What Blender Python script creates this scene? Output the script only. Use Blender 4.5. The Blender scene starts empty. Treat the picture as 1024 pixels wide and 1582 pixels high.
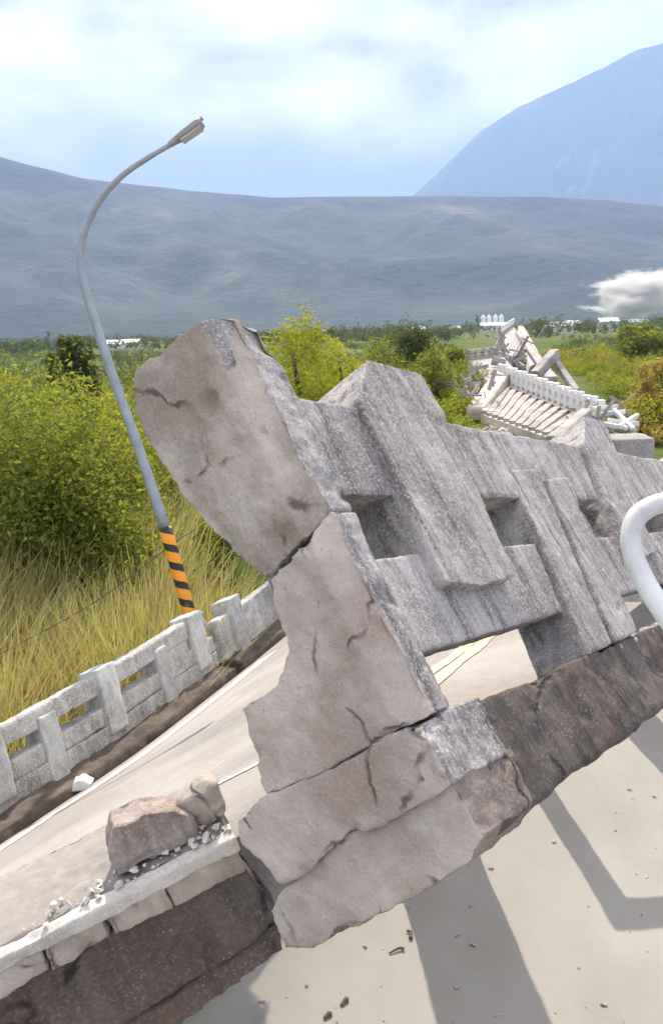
import bpy, bmesh, math, random
import numpy as np
from mathutils import Vector, Matrix

random.seed(7)
SC = bpy.context.scene
COL = SC.collection

# ------------------------------------------------------------------ camera
F, CX, CY = 1370.0, 512.0, 791.0            # focal length and centre, in photo pixels
CAM_POS = Vector((0, 0, 6.5))
PITCH, ROLL = math.radians(-11.5), math.radians(2.0)
fwd = Vector((0, math.cos(PITCH), math.sin(PITCH)))
r0 = Vector((1, 0, 0)); u0 = r0.cross(fwd)
RIGHT = r0 * math.cos(ROLL) - u0 * math.sin(ROLL)
UP = u0 * math.cos(ROLL) + r0 * math.sin(ROLL)
cam = bpy.data.cameras.new('camera'); camo = bpy.data.objects.new('camera', cam); COL.objects.link(camo)
camo.matrix_world = Matrix(((RIGHT.x, UP.x, -fwd.x, CAM_POS.x), (RIGHT.y, UP.y, -fwd.y, CAM_POS.y),
                            (RIGHT.z, UP.z, -fwd.z, CAM_POS.z), (0, 0, 0, 1)))
cam.sensor_fit = 'VERTICAL'; cam.sensor_height = 24; cam.lens = 24 * F / 1582
cam.clip_start = 0.05; cam.clip_end = 60000
SC.camera = camo

# ------------------------------------------------------------------ sun, sky, exposure
SUN_EL, SUN_AZ = math.radians(47), math.radians(-4.5)   # azimuth from +Y, positive to the right
sdir = Vector((math.sin(SUN_AZ) * math.cos(SUN_EL), math.cos(SUN_AZ) * math.cos(SUN_EL), math.sin(SUN_EL)))
sl = bpy.data.lights.new('sun', 'SUN'); so = bpy.data.objects.new('sun', sl); COL.objects.link(so)
sl.energy = 5.0; sl.angle = math.radians(0.55); sl.color = (1.0, 0.92, 0.80)
so.rotation_euler = (-sdir).to_track_quat('-Z', 'Y').to_euler()
so.location = (0, 0, 60)
SC.view_settings.view_transform = 'Standard'; SC.view_settings.look = 'None'
SC.view_settings.gamma = 1.0; SC.view_settings.exposure = 0.82
SC.view_settings.use_curve_mapping = False
SC.render.engine = 'CYCLES'
SC.cycles.use_denoising = True
SC.cycles.max_bounces = 4; SC.cycles.volume_bounces = 3; SC.cycles.use_adaptive_sampling = True; SC.cycles.adaptive_threshold = 0.035; SC.cycles.transparent_max_bounces = 6

W = bpy.data.worlds.new('World'); SC.world = W; W.use_nodes = True
nt = W.node_tree; nt.nodes.clear()
def N(t, typ, **kw):
    n = t.nodes.new(typ)
    for k, v in kw.items():
        if k in n.inputs: n.inputs[k].default_value = v
        else: setattr(n, k, v)
    return n
wo = N(nt, 'ShaderNodeOutputWorld')
sky = N(nt, 'ShaderNodeTexSky', sky_type='NISHITA', sun_disc=False)
sky.sun_elevation = SUN_EL; sky.sun_rotation = SUN_AZ; sky.dust_density = 2.0
b1 = N(nt, 'ShaderNodeBackground', Strength=0.12); nt.links.new(sky.outputs[0], b1.inputs['Color'])
tc = N(nt, 'ShaderNodeTexCoord')
mp = N(nt, 'ShaderNodeMapping'); mp.inputs['Scale'].default_value = (1, 1, 2.1); mp.inputs['Location'].default_value = (0.35, 0.1, 0.22)
nt.links.new(tc.outputs['Generated'], mp.inputs['Vector'])
nz = N(nt, 'ShaderNodeTexNoise', Scale=3.2, Detail=6.0, Roughness=0.5, Distortion=0.25); nt.links.new(mp.outputs[0], nz.inputs['Vector'])
cr = N(nt, 'ShaderNodeValToRGB'); cr.color_ramp.elements[0].position = 0.22; cr.color_ramp.elements[1].position = 0.46
cr.color_ramp.interpolation = 'EASE'
nt.links.new(nz.outputs['Fac'], cr.inputs['Fac'])
nz2 = N(nt, 'ShaderNodeTexNoise', Scale=3.6, Detail=5.0, Roughness=0.5); nt.links.new(mp.outputs[0], nz2.inputs['Vector'])
cr2 = N(nt, 'ShaderNodeValToRGB')
cr2.color_ramp.elements[0].position = 0.36; cr2.color_ramp.elements[0].color = (0.355, 0.345, 0.37, 1)
cr2.color_ramp.elements[1].position = 0.52; cr2.color_ramp.elements[1].color = (1.16, 1.07, 0.98, 1)
nt.links.new(nz2.outputs['Fac'], cr2.inputs['Fac'])
sz = N(nt, 'ShaderNodeSeparateXYZ'); nt.links.new(tc.outputs['Generated'], sz.inputs[0])
lm = N(nt, 'ShaderNodeMapRange', interpolation_type='SMOOTHSTEP'); lm.inputs[1].default_value = 0.165; lm.inputs[2].default_value = 0.265
wob = N(nt, 'ShaderNodeMath', operation='MULTIPLY_ADD'); wob.inputs[1].default_value = 0.22; nt.links.new(nz.outputs['Fac'], wob.inputs[0]); nt.links.new(sz.outputs[2], wob.inputs[2])
wb2 = N(nt, 'ShaderNodeMath', operation='SUBTRACT'); wb2.inputs[1].default_value = 0.11; nt.links.new(wob.outputs[0], wb2.inputs[0]); nt.links.new(wb2.outputs[0], lm.inputs[0])
lowmix = N(nt, 'ShaderNodeMix', data_type='RGBA'); lowmix.inputs[6].default_value = (0.145, 0.145, 0.205, 1)
nt.links.new(lm.outputs[0], lowmix.inputs[0]); nt.links.new(cr2.outputs[0], lowmix.inputs[7])
b2 = N(nt, 'ShaderNodeBackground', Strength=1.0); nt.links.new(lowmix.outputs[2], b2.inputs['Color'])
mx = N(nt, 'ShaderNodeMixShader')
nt.links.new(cr.outputs[0], mx.inputs[0]); nt.links.new(b1.outputs[0], mx.inputs[1]); nt.links.new(b2.outputs[0], mx.inputs[2])
nt.links.new(mx.outputs[0], wo.inputs['Surface'])

# ------------------------------------------------------------------ helpers
def P(px, py, z):
    px, py, z = float(px), float(py), float(z)
    return CAM_POS + z * (fwd + (px - CX) / F * RIGHT - (py - CY) / F * UP)
def camvec(x, y, z):                         # camera frame (right, down, forward) -> world
    return x * RIGHT - y * UP + z * fwd

def _hash(ix, iy, iz, seed):
    h = (ix * 374761393 + iy * 668265263 + iz * 2147483647 + seed * 1274126177) & 0xffffffff
    h = ((h ^ (h >> 13)) * 1274126177) & 0xffffffff
    h = ((h ^ (h >> 16)) * 2246822519) & 0xffffffff
    return ((h ^ (h >> 15)) & 0xffffff).astype(np.float64) / 0xffffff
def vnoise(p, scale=1.0, seed=0):
    p = np.asarray(p, dtype=np.float64) * scale
    i = np.floor(p).astype(np.int64); f = p - i; f = f * f * (3 - 2 * f)
    out = 0
    for dx in (0, 1):
        for dy in (0, 1):
            for dz in (0, 1):
                w = (f[:, 0] if dx else 1 - f[:, 0]) * (f[:, 1] if dy else 1 - f[:, 1]) * (f[:, 2] if dz else 1 - f[:, 2])
                out = out + w * _hash(i[:, 0] + dx, i[:, 1] + dy, i[:, 2] + dz, seed)
    return out * 2 - 1
def fbm(p, scale=1.0, octv=4, seed=0, gain=0.5):
    s, a = 0, 1.0
    for o in range(octv):
        s = s + a * vnoise(p, scale * 2 ** o, seed + o * 17); a *= gain
    return s

def link(o, parent=None):
    COL.objects.link(o)
    if parent: o.parent = parent
    return o
def tag(o, label=None, cat=None, group=None, kind=None):
    if label: o['label'] = label
    if cat: o['category'] = cat
    if group: o['group'] = group
    if kind: o['kind'] = kind
    return o
def empty(name, m=None):
    o = bpy.data.objects.new(name, None)
    o.empty_display_size = 0.2
    link(o)
    if m is not None: o.matrix_world = m
    return o
def mesh_np(name, co, faces, mat, parent=None, smooth=False, mi=None):
    """faces: (n,k) int array"""
    me = bpy.data.meshes.new(name)
    co = np.asarray(co, dtype=np.float32); fa = np.asarray(faces, dtype=np.int32)
    n, k = fa.shape
    me.vertices.add(len(co)); me.vertices.foreach_set('co', co.ravel())
    me.loops.add(n * k); me.loops.foreach_set('vertex_index', fa.ravel())
    me.polygons.add(n); me.polygons.foreach_set('loop_start', np.arange(n, dtype=np.int32) * k)
    me.update(calc_edges=True)
    if smooth: me.polygons.foreach_set('use_smooth', np.ones(n, dtype=bool))
    for m in (mat if isinstance(mat, (list, tuple)) else [mat]): me.materials.append(m)
    if mi is not None: me.polygons.foreach_set('material_index', np.asarray(mi, dtype=np.int32))
    return link(bpy.data.objects.new(name, me), parent)
def mesh_py(name, v, f, mat, parent=None, smooth=False):
    me = bpy.data.meshes.new(name); me.from_pydata([tuple(a) for a in v], [], f); me.update()
    if smooth:
        for p in me.polygons: p.use_smooth = True
    me.materials.append(mat)
    return link(bpy.data.objects.new(name, me), parent)

def prism_geo(poly, axis, a0, a1):
    """poly: 2D outline. axis 'l': poly is (t,u); 't': poly is (l,u); 'u': poly is (l,t)"""
    def m(p, a):
        return (a, p[0], p[1]) if axis == 'l' else (p[0], a, p[1]) if axis == 't' else (p[0], p[1], a)
    n = len(poly)
    v = [m(p, a0) for p in poly] + [m(p, a1) for p in poly]
    f = [list(range(n)), list(range(2 * n - 1, n - 1, -1))] + [[i, i + n, (i + 1) % n + n, (i + 1) % n][::-1] for i in range(n)]
    return v, f
def box_geo(l0, l1, t0, t1, u0_, u1_):
    return prism_geo([(l0, u0_), (l1, u0_), (l1, u1_), (l0, u1_)], 't', t0, t1)

def rough(name, geo, vox, amp, mats, parent=None, fn=None, warp=None, seed=0, amp2=None, fine=None, chip=0.0):
    """A weathered solid: closed geometry, voxel remeshed, then worn by 3-D noise along its normals.
    fn(center, normal arrays)->material index; warp(co)->co applied last."""
    v, f = geo
    bm = bmesh.new()
    vs = [bm.verts.new(p) for p in v]
    for q in f: bm.faces.new([vs[i] for i in q])
    bmesh.ops.triangulate(bm, faces=bm.faces); bmesh.ops.recalc_face_normals(bm, faces=bm.faces)
    me = bpy.data.meshes.new(name); bm.to_mesh(me); bm.free()
    o = bpy.data.objects.new(name, me); COL.objects.link(o)
    md = o.modifiers.new('r', 'REMESH'); md.mode = 'VOXEL'; md.voxel_size = vox; md.adaptivity = 0
    dg = bpy.context.evaluated_depsgraph_get()
    m2 = bpy.data.meshes.new_from_object(o.evaluated_get(dg))
    bpy.data.objects.remove(o); bpy.data.meshes.remove(me)
    nv = len(m2.vertices)
    co = np.empty(nv * 3, dtype=np.float32); m2.vertices.foreach_get('co', co); co = co.reshape(-1, 3).astype(np.float64)
    no = np.empty(nv * 3, dtype=np.float32); m2.vertices.foreach_get('normal', no); no = no.reshape(-1, 3)
    s = 1.0 / max(amp * 6, vox * 5)
    d = amp * fbm(co, s * 0.35, 3, seed) * 0.9
    d += (amp2 if amp2 is not None else amp * 0.45) * fbm(co, s * 1.6, 3, seed + 5)
    d += min(amp, vox) * 0.42 * vnoise(co, 1 / (vox * 2.6), seed + 9) * np.clip(0.35 + fbm(co, s * 0.5, 2, seed + 13), 0, 1)   # grit, in patches
    if chip:                                  # knocked-off corners: bites where a slow noise is high
        c = np.clip(fbm(co, 1 / (chip * 5), 3, seed + 31) - 0.45, 0, 1); d -= chip * c
    co = co + no * d[:, None]
    if warp: co = warp(co)
    m2.vertices.foreach_set('co', co.astype(np.float32).ravel()); m2.update()
    m2.name = name
    m2.materials.clear()
    for m in (mats if isinstance(mats, (list, tuple)) else [mats]): m2.materials.append(m)
    npoly = len(m2.polygons)
    m2.polygons.foreach_set('use_smooth', np.ones(npoly, dtype=bool))
    if fn:
        c = np.empty(npoly * 3, dtype=np.float32); m2.polygons.foreach_get('center', c)
        n2 = np.empty(npoly * 3, dtype=np.float32); m2.polygons.foreach_get('normal', n2)
        m2.polygons.foreach_set('material_index', fn(c.reshape(-1, 3), n2.reshape(-1, 3)).astype(np.int32))
    return link(bpy.data.objects.new(name, m2), parent)

def tube_geo(pts, rad, n=10, cap=True):
    v, f = [], []
    pts = [Vector(p) for p in pts]; up = Vector((0.3, 0.2, 1)).normalized()
    prev = None
    for i, p in enumerate(pts):
        d = (pts[min(i + 1, len(pts) - 1)] - pts[max(i - 1, 0)]).normalized()
        a = (prev - d * prev.dot(d)).normalized() if prev else d.orthogonal().normalized()
        prev = a; b = d.cross(a); r = rad[i] if hasattr(rad, '__len__') else rad
        for k in range(n):
            an = 2 * math.pi * k / n; v.append(p + r * (math.cos(an) * a + math.sin(an) * b))
    for i in range(len(pts) - 1):
        for k in range(n):
            f.append([i * n + k, i * n + (k + 1) % n, (i + 1) * n + (k + 1) % n, (i + 1) * n + k])
    if cap: f += [list(range(n))[::-1], list(range((len(pts) - 1) * n, len(pts) * n))]
    return v, f
def spline(pts, k=6):
    out = []
    q = [pts[0]] + list(pts) + [pts[-1]]
    for i in range(1, len(q) - 2):
        for j in range(k):
            t = j / k; a, b, c, d = [np.array(x, float) for x in q[i - 1:i + 3]]
            out.append(0.5 * (2 * b + (c - a) * t + (2 * a - 5 * b + 4 * c - d) * t * t + (3 * b - a - 3 * c + d) * t ** 3))
    out.append(np.array(pts[-1], float)); return out

# ------------------------------------------------------------------ materials
def mat(name):
    m = bpy.data.materials.new(name); m.use_nodes = True
    return m, m.node_tree, m.node_tree.nodes['Principled BSDF']
def ramp(t, src, stops):
    r = N(t, 'ShaderNodeValToRGB'); e = r.color_ramp.elements
    while len(e) < len(stops): e.new(0.5)
    for i, (p, c) in enumerate(stops): e[i].position = p; e[i].color = (*c, 1) if len(c) == 3 else c
    t.links.new(src, r.inputs['Fac']); return r.outputs['Color']
def mixc(t, fac, a, b, mode='MIX'):
    m = N(t, 'ShaderNodeMix', data_type='RGBA', blend_type=mode)
    for s, x in ((m.inputs[0], fac), (m.inputs[6], a), (m.inputs[7], b)):
        if hasattr(x, 'is_output'): t.links.new(x, s)
        else: s.default_value = x if not isinstance(x, tuple) else (*x, 1)
    return m.outputs[2]
def noise(t, vec, scale, detail=4, rough_=0.55, mscale=None, dist=0.0, loc=None):
    if mscale or loc:
        mp_ = N(t, 'ShaderNodeMapping'); t.links.new(vec, mp_.inputs['Vector'])
        if mscale: mp_.inputs['Scale'].default_value = mscale
        if loc: mp_.inputs['Location'].default_value = loc
        vec = mp_.outputs[0]
    n = N(t, 'ShaderNodeTexNoise', Scale=scale, Detail=detail, Roughness=rough_, Distortion=dist)
    t.links.new(vec, n.inputs['Vector']); return n.outputs['Fac']
def concrete(name, c_lo, c_hi, dark, scale=4.0, streak=0.0, streak_scale=(9, 9, 1.1), speck=0.5, bump=0.35, pale=None, stain=None, rough_=0.9, crack=0, stain_amt=0.8, patch=0.65):
    m, t, bs = mat(name)
    tcn = N(t, 'ShaderNodeTexCoord'); v = tcn.outputs['Object']
    base = ramp(t, noise(t, v, scale, 6, 0.62), [(0.28, c_lo), (0.68, c_hi)])
    base = mixc(t, 1.0, base, ramp(t, noise(t, v, scale * 0.42, 4, 0.6, loc=(6, 1, 3)), [(0.34, (patch,) * 3), (0.5, (1, 1, 1)), (0.66, (1.2, 1.2, 1.2))]), 'MULTIPLY')
    if stain:
        base = mixc(t, ramp(t, noise(t, v, scale * 0.55, 4, 0.6, loc=(3.1, 7, 2)), [(0.48, (0, 0, 0)), (0.60, (stain_amt,) * 3)]), base, stain)
    if streak:
        base = mixc(t, ramp(t, noise(t, v, 2.2, 5, 0.65, streak_scale, 0.6), [(0.45, (0, 0, 0)), (0.67, (streak,) * 3)]), base, dark)
        if pale: base = mixc(t, ramp(t, noise(t, v, 1.7, 4, 0.6, streak_scale, 0.5, (5, 2, 1)), [(0.52, (0, 0, 0)), (0.72, (0.6,) * 3)]), base, pale)
    # lichen and pits
    sp = ramp(t, noise(t, v, scale * 26, 3, 0.7), [(0.49, (0, 0, 0)), (0.60, (speck,) * 3)])
    sp = mixc(t, 1.0, sp, ramp(t, noise(t, v, scale * 1.3, 3, 0.6, loc=(1, 8, 4)), [(0.38, (0.25,) * 3), (0.62, (1, 1, 1))]), 'MULTIPLY')
    base = mixc(t, sp, base, dark)
    sp2 = ramp(t, noise(t, v, scale * 21, 3, 0.7, loc=(9, 4, 1)), [(0.52, (0, 0, 0)), (0.62, (speck,) * 3)])
    base = mixc(t, sp2, base, tuple(min(0.75, x * 1.4) for x in c_hi))
    h = noise(t, v, scale * 11, 6, 0.75)
    if crack:
        wv = N(t, 'ShaderNodeMix', data_type='VECTOR'); wv.inputs[0].default_value = 0.13
        nn = N(t, 'ShaderNodeTexNoise', Scale=7.0, Detail=5.0); t.links.new(v, nn.inputs['Vector'])
        t.links.new(v, wv.inputs[4]); t.links.new(nn.outputs['Color'], wv.inputs[5])
        vo = N(t, 'ShaderNodeTexVoronoi', feature='DISTANCE_TO_EDGE', Scale=crack); t.links.new(wv.outputs[1], vo.inputs['Vector'])
        ck = ramp(t, vo.outputs['Distance'], [(0.006, (1, 1, 1)), (0.022, (0, 0, 0))])
        ck = mixc(t, 1.0, ck, ramp(t, noise(t, v, 4.5, 3, 0.6, loc=(2, 2, 9)), [(0.47, (0, 0, 0)), (0.56, (0.8,) * 3)]), 'MULTIPLY')
        base = mixc(t, ck, base, tuple(x * 0.45 for x in dark))
        st = N(t, 'ShaderNodeTexVoronoi', Scale=70.0); t.links.new(v, st.inputs['Vector'])
        sm = ramp(t, st.outputs['Distance'], [(0.16, (0.5,) * 3), (0.30, (0, 0, 0))])
        sm = mixc(t, 1.0, sm, ramp(t, noise(t, v, 9.0, 3, 0.6, loc=(5, 5, 5)), [(0.5, (0, 0, 0)), (0.6, (1, 1, 1))]), 'MULTIPLY')
        base = mixc(t, sm, base, mixc(t, st.outputs['Color'], (0.20, 0.16, 0.14), (0.58, 0.54, 0.50)))
        hm = N(t, 'ShaderNodeMath', operation='SUBTRACT'); t.links.new(h, hm.inputs[0]); t.links.new(ck, hm.inputs[1]); h = hm.outputs[0]
    t.links.new(base, bs.inputs['Base Color']); bs.inputs['Roughness'].default_value = rough_
    bs.inputs['Specular IOR Level'].default_value = 0.25
    bn = N(t, 'ShaderNodeBump', Strength=bump, Distance=0.03 / max(1.0, scale / 2))
    t.links.new(h, bn.inputs['Height']); t.links.new(bn.outputs[0], bs.inputs['Normal'])
    return m
def plain(name, c, var=0.25, scale=6.0, rough_=0.7, metal=0.0, bump=0.0):
    m, t, bs = mat(name)
    v = N(t, 'ShaderNodeTexCoord').outputs['Object']
    lo = tuple(x * (1 - var) for x in c); hi = tuple(min(1, x * (1 + var)) for x in c)
    t.links.new(ramp(t, noise(t, v, scale, 5, 0.6), [(0.3, lo), (0.7, hi)]), bs.inputs['Base Color'])
    bs.inputs['Roughness'].default_value = rough_; bs.inputs['Metallic'].default_value = metal
    if bump:
        bn = N(t, 'ShaderNodeBump', Strength=bump, Distance=0.02); t.links.new(noise(t, v, scale * 8, 5, 0.6), bn.inputs['Height'])
        t.links.new(bn.outputs[0], bs.inputs['Normal'])
    return m
def leaf_mat(name, cols, trans=0.58):
    cols = [(min(0.5, c[0] * LEAF * 1.22), min(0.5, c[1] * LEAF), c[2] * LEAF * 0.95) for c in cols]
    """Leaves: one tone per leaf from a short list, some light let through."""
    m, t, bs = mat(name)
    g = N(t, 'ShaderNodeNewGeometry'); oi = N(t, 'ShaderNodeObjectInfo')
    base = ramp(t, g.outputs['Random Per Island'], [(i / max(1, len(cols) - 1), c) for i, c in enumerate(cols)])
    v = N(t, 'ShaderNodeTexCoord').outputs['Object']
    base = mixc(t, ramp(t, noise(t, v, 0.28, 3, 0.6), [(0.35, (0, 0, 0)), (0.7, (0.55,) * 3)]), base, cols[-1])
    t.links.new(base, bs.inputs['Base Color']); bs.inputs['Roughness'].default_value = 0.8
    bs.inputs['Specular IOR Level'].default_value = 0.08
    tr = N(t, 'ShaderNodeBsdfTranslucent'); t.links.new(mixc(t, 1.0, base, (1.0, 1.0, 0.55), 'MULTIPLY'), tr.inputs['Color'])
    ms = N(t, 'ShaderNodeMixShader'); ms.inputs[0].default_value = trans
    t.links.new(bs.outputs[0], ms.inputs[1]); t.links.new(tr.outputs[0], ms.inputs[2])
    t.links.new(ms.outputs[0], t.nodes['Material Output'].inputs['Surface'])
    return m

M = {}
LEAF = 2.0
M['face'] = concrete('weathered_concrete', (0.33, 0.30, 0.29), (0.51, 0.475, 0.455), (0.12, 0.098, 0.092), 5, 0.9, (8, 8, 0.9), 0.5, 0.7, pale=(0.60, 0.575, 0.55), stain=(0.19, 0.17, 0.168), stain_amt=0.45)
M['broken'] = concrete('broken_concrete', (0.48, 0.40, 0.335), (0.64, 0.555, 0.475), (0.23, 0.17, 0.13), 5, 0.35, (7, 7, 1.6), speck=0.17, bump=0.9, stain=(0.31, 0.235, 0.185), crack=2.6, patch=0.82, stain_amt=0.6)
M['pink'] = concrete('reddish_broken_concrete', (0.49, 0.395, 0.335), (0.64, 0.55, 0.475), (0.26, 0.17, 0.13), 6, 0, speck=0.17, bump=0.9, stain=(0.38, 0.27, 0.22), crack=3.2, patch=0.82, stain_amt=0.6)
M['foot'] = concrete('dirty_footing_concrete', (0.24, 0.185, 0.16), (0.36, 0.30, 0.26), (0.12, 0.085, 0.07), 6, 0, speck=0.5, bump=0.9, crack=3.0)
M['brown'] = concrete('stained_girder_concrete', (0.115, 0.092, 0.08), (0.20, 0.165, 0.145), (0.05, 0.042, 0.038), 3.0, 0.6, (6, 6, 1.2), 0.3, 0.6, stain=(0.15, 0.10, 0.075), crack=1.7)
M['pale'] = concrete('pale_parapet_concrete', (0.33, 0.31, 0.29), (0.54, 0.52, 0.485), (0.13, 0.112, 0.10), 2.6, 0.6, (4, 4, 1), 0.55, 0.5, pale=(0.60, 0.60, 0.57))
M['post'] = concrete('whitewashed_post', (0.40, 0.405, 0.385), (0.58, 0.58, 0.55), (0.16, 0.145, 0.145), 3.0, 0.5, (6, 6, 1), 0.3, 0.25)
M['dirt'] = plain('gutter_dirt', (0.105, 0.08, 0.062), 0.5, 3.0, 0.95, bump=0.6)
M['road'] = concrete('pale_concrete_road', (0.30, 0.272, 0.248), (0.36, 0.328, 0.298), (0.19, 0.168, 0.15), 1.1, 0, speck=0.2, bump=0.12, stain=(0.31, 0.27, 0.24))
M['line'] = plain('road_paint', (0.66, 0.64, 0.58), 0.2, 9.0, 0.8)
M['line_y'] = plain('worn_yellow_road_paint', (0.70, 0.60, 0.33), 0.15, 9.0, 0.8)
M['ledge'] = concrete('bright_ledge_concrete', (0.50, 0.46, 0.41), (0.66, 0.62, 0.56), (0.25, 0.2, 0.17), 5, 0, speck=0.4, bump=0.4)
M['steel'] = plain('galvanised_steel', (0.33, 0.36, 0.38), 0.15, 5.0, 0.5, 0.35)
M['lamp'] = plain('lamp_housing', (0.33, 0.31, 0.31), 0.2, 12, 0.6)
M['tube'] = concrete('white_enamel_tube', (0.72, 0.71, 0.70), (0.80, 0.79, 0.77), (0.42, 0.37, 0.32), 9, 0, speck=0.16, bump=0.05, rough_=0.5)
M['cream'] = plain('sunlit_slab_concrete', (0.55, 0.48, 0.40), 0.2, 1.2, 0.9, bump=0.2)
M['white'] = plain('white_painted_concrete', (0.74, 0.73, 0.70), 0.1, 2.0, 0.8)
M['far_grey'] = plain('grey_fallen_concrete', (0.36, 0.32, 0.30), 0.35, 0.8, 0.9, bump=0.4)
M['stick'] = plain('driftwood', (0.10, 0.075, 0.055), 0.3, 8, 0.9)
M['bark'] = plain('bark', (0.09, 0.07, 0.05), 0.35, 5, 0.95, bump=0.6)
M['leaf_a'] = leaf_mat('thicket_leaves', [(0.030, 0.055, 0.016), (0.075, 0.115, 0.022), (0.135, 0.165, 0.035), (0.105, 0.135, 0.040)])
M['leaf_b'] = leaf_mat('bright_shrub_leaves', [(0.07, 0.11, 0.016), (0.14, 0.19, 0.022), (0.21, 0.24, 0.030), (0.15, 0.175, 0.025)], 0.5)
M['leaf_c'] = leaf_mat('dark_tree_leaves', [(0.022, 0.040, 0.016), (0.045, 0.070, 0.022), (0.065, 0.092, 0.028), (0.042, 0.062, 0.024)], 0.4)
M['leaf_d'] = leaf_mat('dry_yellow_leaves', [(0.12, 0.115, 0.035), (0.20, 0.185, 0.05), (0.26, 0.22, 0.075), (0.17, 0.14, 0.045)], 0.4)
M['grass'] = leaf_mat('reed_grass', [(0.11, 0.15, 0.04), (0.17, 0.19, 0.08), (0.25, 0.25, 0.14), (0.19, 0.175, 0.10)], 0.45)

# ground: silt in the river channel, scrub and fields above it
m, t, bs = mat('ground')
g = N(t, 'ShaderNodeNewGeometry'); v = g.outputs['Position']
sx = N(t, 'ShaderNodeSeparateXYZ'); t.links.new(v, sx.inputs[0])
fld = ramp(t, noise(t, v, 0.012, 5, 0.6, (1, 0.45, 1)), [(0.32, (0.065, 0.10, 0.022)), (0.46, (0.105, 0.14, 0.032)), (0.56, (0.16, 0.165, 0.06)), (0.68, (0.08, 0.12, 0.026))])
fld = mixc(t, ramp(t, noise(t, v, 0.5, 5, 0.65), [(0.4, (0, 0, 0)), (0.7, (0.7,) * 3)]), fld, (0.05, 0.062, 0.02))
silt = ramp(t, noise(t, v, 0.35, 6, 0.55, (1, 0.6, 1)), [(0.3, (0.27, 0.25, 0.22)), (0.7, (0.35, 0.33, 0.295))])
silt = mixc(t, ramp(t, noise(t, v, 5.5, 5, 0.7), [(0.62, (0, 0, 0)), (0.80, (0.35,) * 3)]), silt, (0.22, 0.19, 0.16))
mr = N(t, 'ShaderNodeMapRange'); mr.inputs[1].default_value = -5.35; mr.inputs[2].default_value = -4.6
t.links.new(sx.outputs[2], mr.inputs[0])
t.links.new(mixc(t, mr.outputs[0], silt, fld), bs.inputs['Base Color'])
bs.inputs['Roughness'].default_value = 0.95; bs.inputs['Specular IOR Level'].default_value = 0.03
bn = N(t, 'ShaderNodeBump', Strength=0.25, Distance=0.05); t.links.new(noise(t, v, 3.0, 6, 0.6), bn.inputs['Height']); t.links.new(bn.outputs[0], bs.inputs['Normal'])
M['ground'] = m
m, t, bs = mat('mountain_forest')
v = N(t, 'ShaderNodeNewGeometry').outputs['Position']
c = ramp(t, noise(t, v, 0.0022, 8, 0.65), [(0.36, (0.010, 0.018, 0.014)), (0.52, (0.022, 0.034, 0.020)), (0.62, (0.055, 0.058, 0.036)), (0.70, (0.14, 0.13, 0.085))])
t.links.new(c, bs.inputs['Base Color']); bs.inputs['Roughness'].default_value = 1.0
bn = N(t, 'ShaderNodeBump', Strength=0.8, Distance=35.0); t.links.new(noise(t, v, 0.02, 6, 0.65), bn.inputs['Height']); t.links.new(bn.outputs[0], bs.inputs['Normal'])
M['mountain'] = m

# ------------------------------------------------------------------ ground
def sstep(a, b, x):
    k = np.clip((x - a) / (b - a), 0, 1); return k * k * (3 - 2 * k)
def ground_h(x, y):
    x = np.asarray(x, float); y = np.asarray(y, float)
    d = (x + 3) * -0.9 + (y - 8) * 0.43           # metres beyond the far edge of the bridge
    p = np.stack([x, y, 0 * x], -1).reshape(-1, 3)
    n1 = fbm(p, 0.06, 3, 3).reshape(x.shape); n2 = fbm(p, 0.4, 3, 5).reshape(x.shape)
    bank = np.maximum(sstep(1.6, 5.2, d), sstep(32, 41, y + 1.0 * n1))
    z_plain = 1.1 * (1 - sstep(20, 45, y)) * sstep(0, 3, d) + 0.25 * n1 * (1 - sstep(200, 400, np.abs(y)))
    z = -5.5 + (5.5 + z_plain) * bank
    return z + 0.03 * n2 * (1 - sstep(150, 300, np.abs(y)))
def axis(lo, hi, step, far):
    a = list(np.arange(lo, hi + step, step)); s = step
    up = [a[-1]]
    while up[-1] < far: s *= 1.22; up.append(up[-1] + s)
    s = step; dn = [a[0]]
    while dn[-1] > -far: s *= 1.22; dn.append(dn[-1] - s)
    return np.array(dn[:0:-1] + a + up[1:])
ax = axis(-22, 42, 0.7, 12000); ay = axis(-6, 70, 0.7, 12000)
X, Y = np.meshgrid(ax, ay); Z = ground_h(X, Y)
nx, ny = len(ax), len(ay)
idx = np.arange(nx * ny).reshape(ny, nx)
fa = np.stack([idx[:-1, :-1], idx[:-1, 1:], idx[1:, 1:], idx[1:, :-1]], -1).reshape(-1, 4)
gr = mesh_np('ground', np.stack([X, Y, Z], -1).reshape(-1, 3), fa, M['ground'], smooth=True)
tag(gr, 'river silt flat under the bridge and green plain reaching to the hills', kind='structure')

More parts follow.
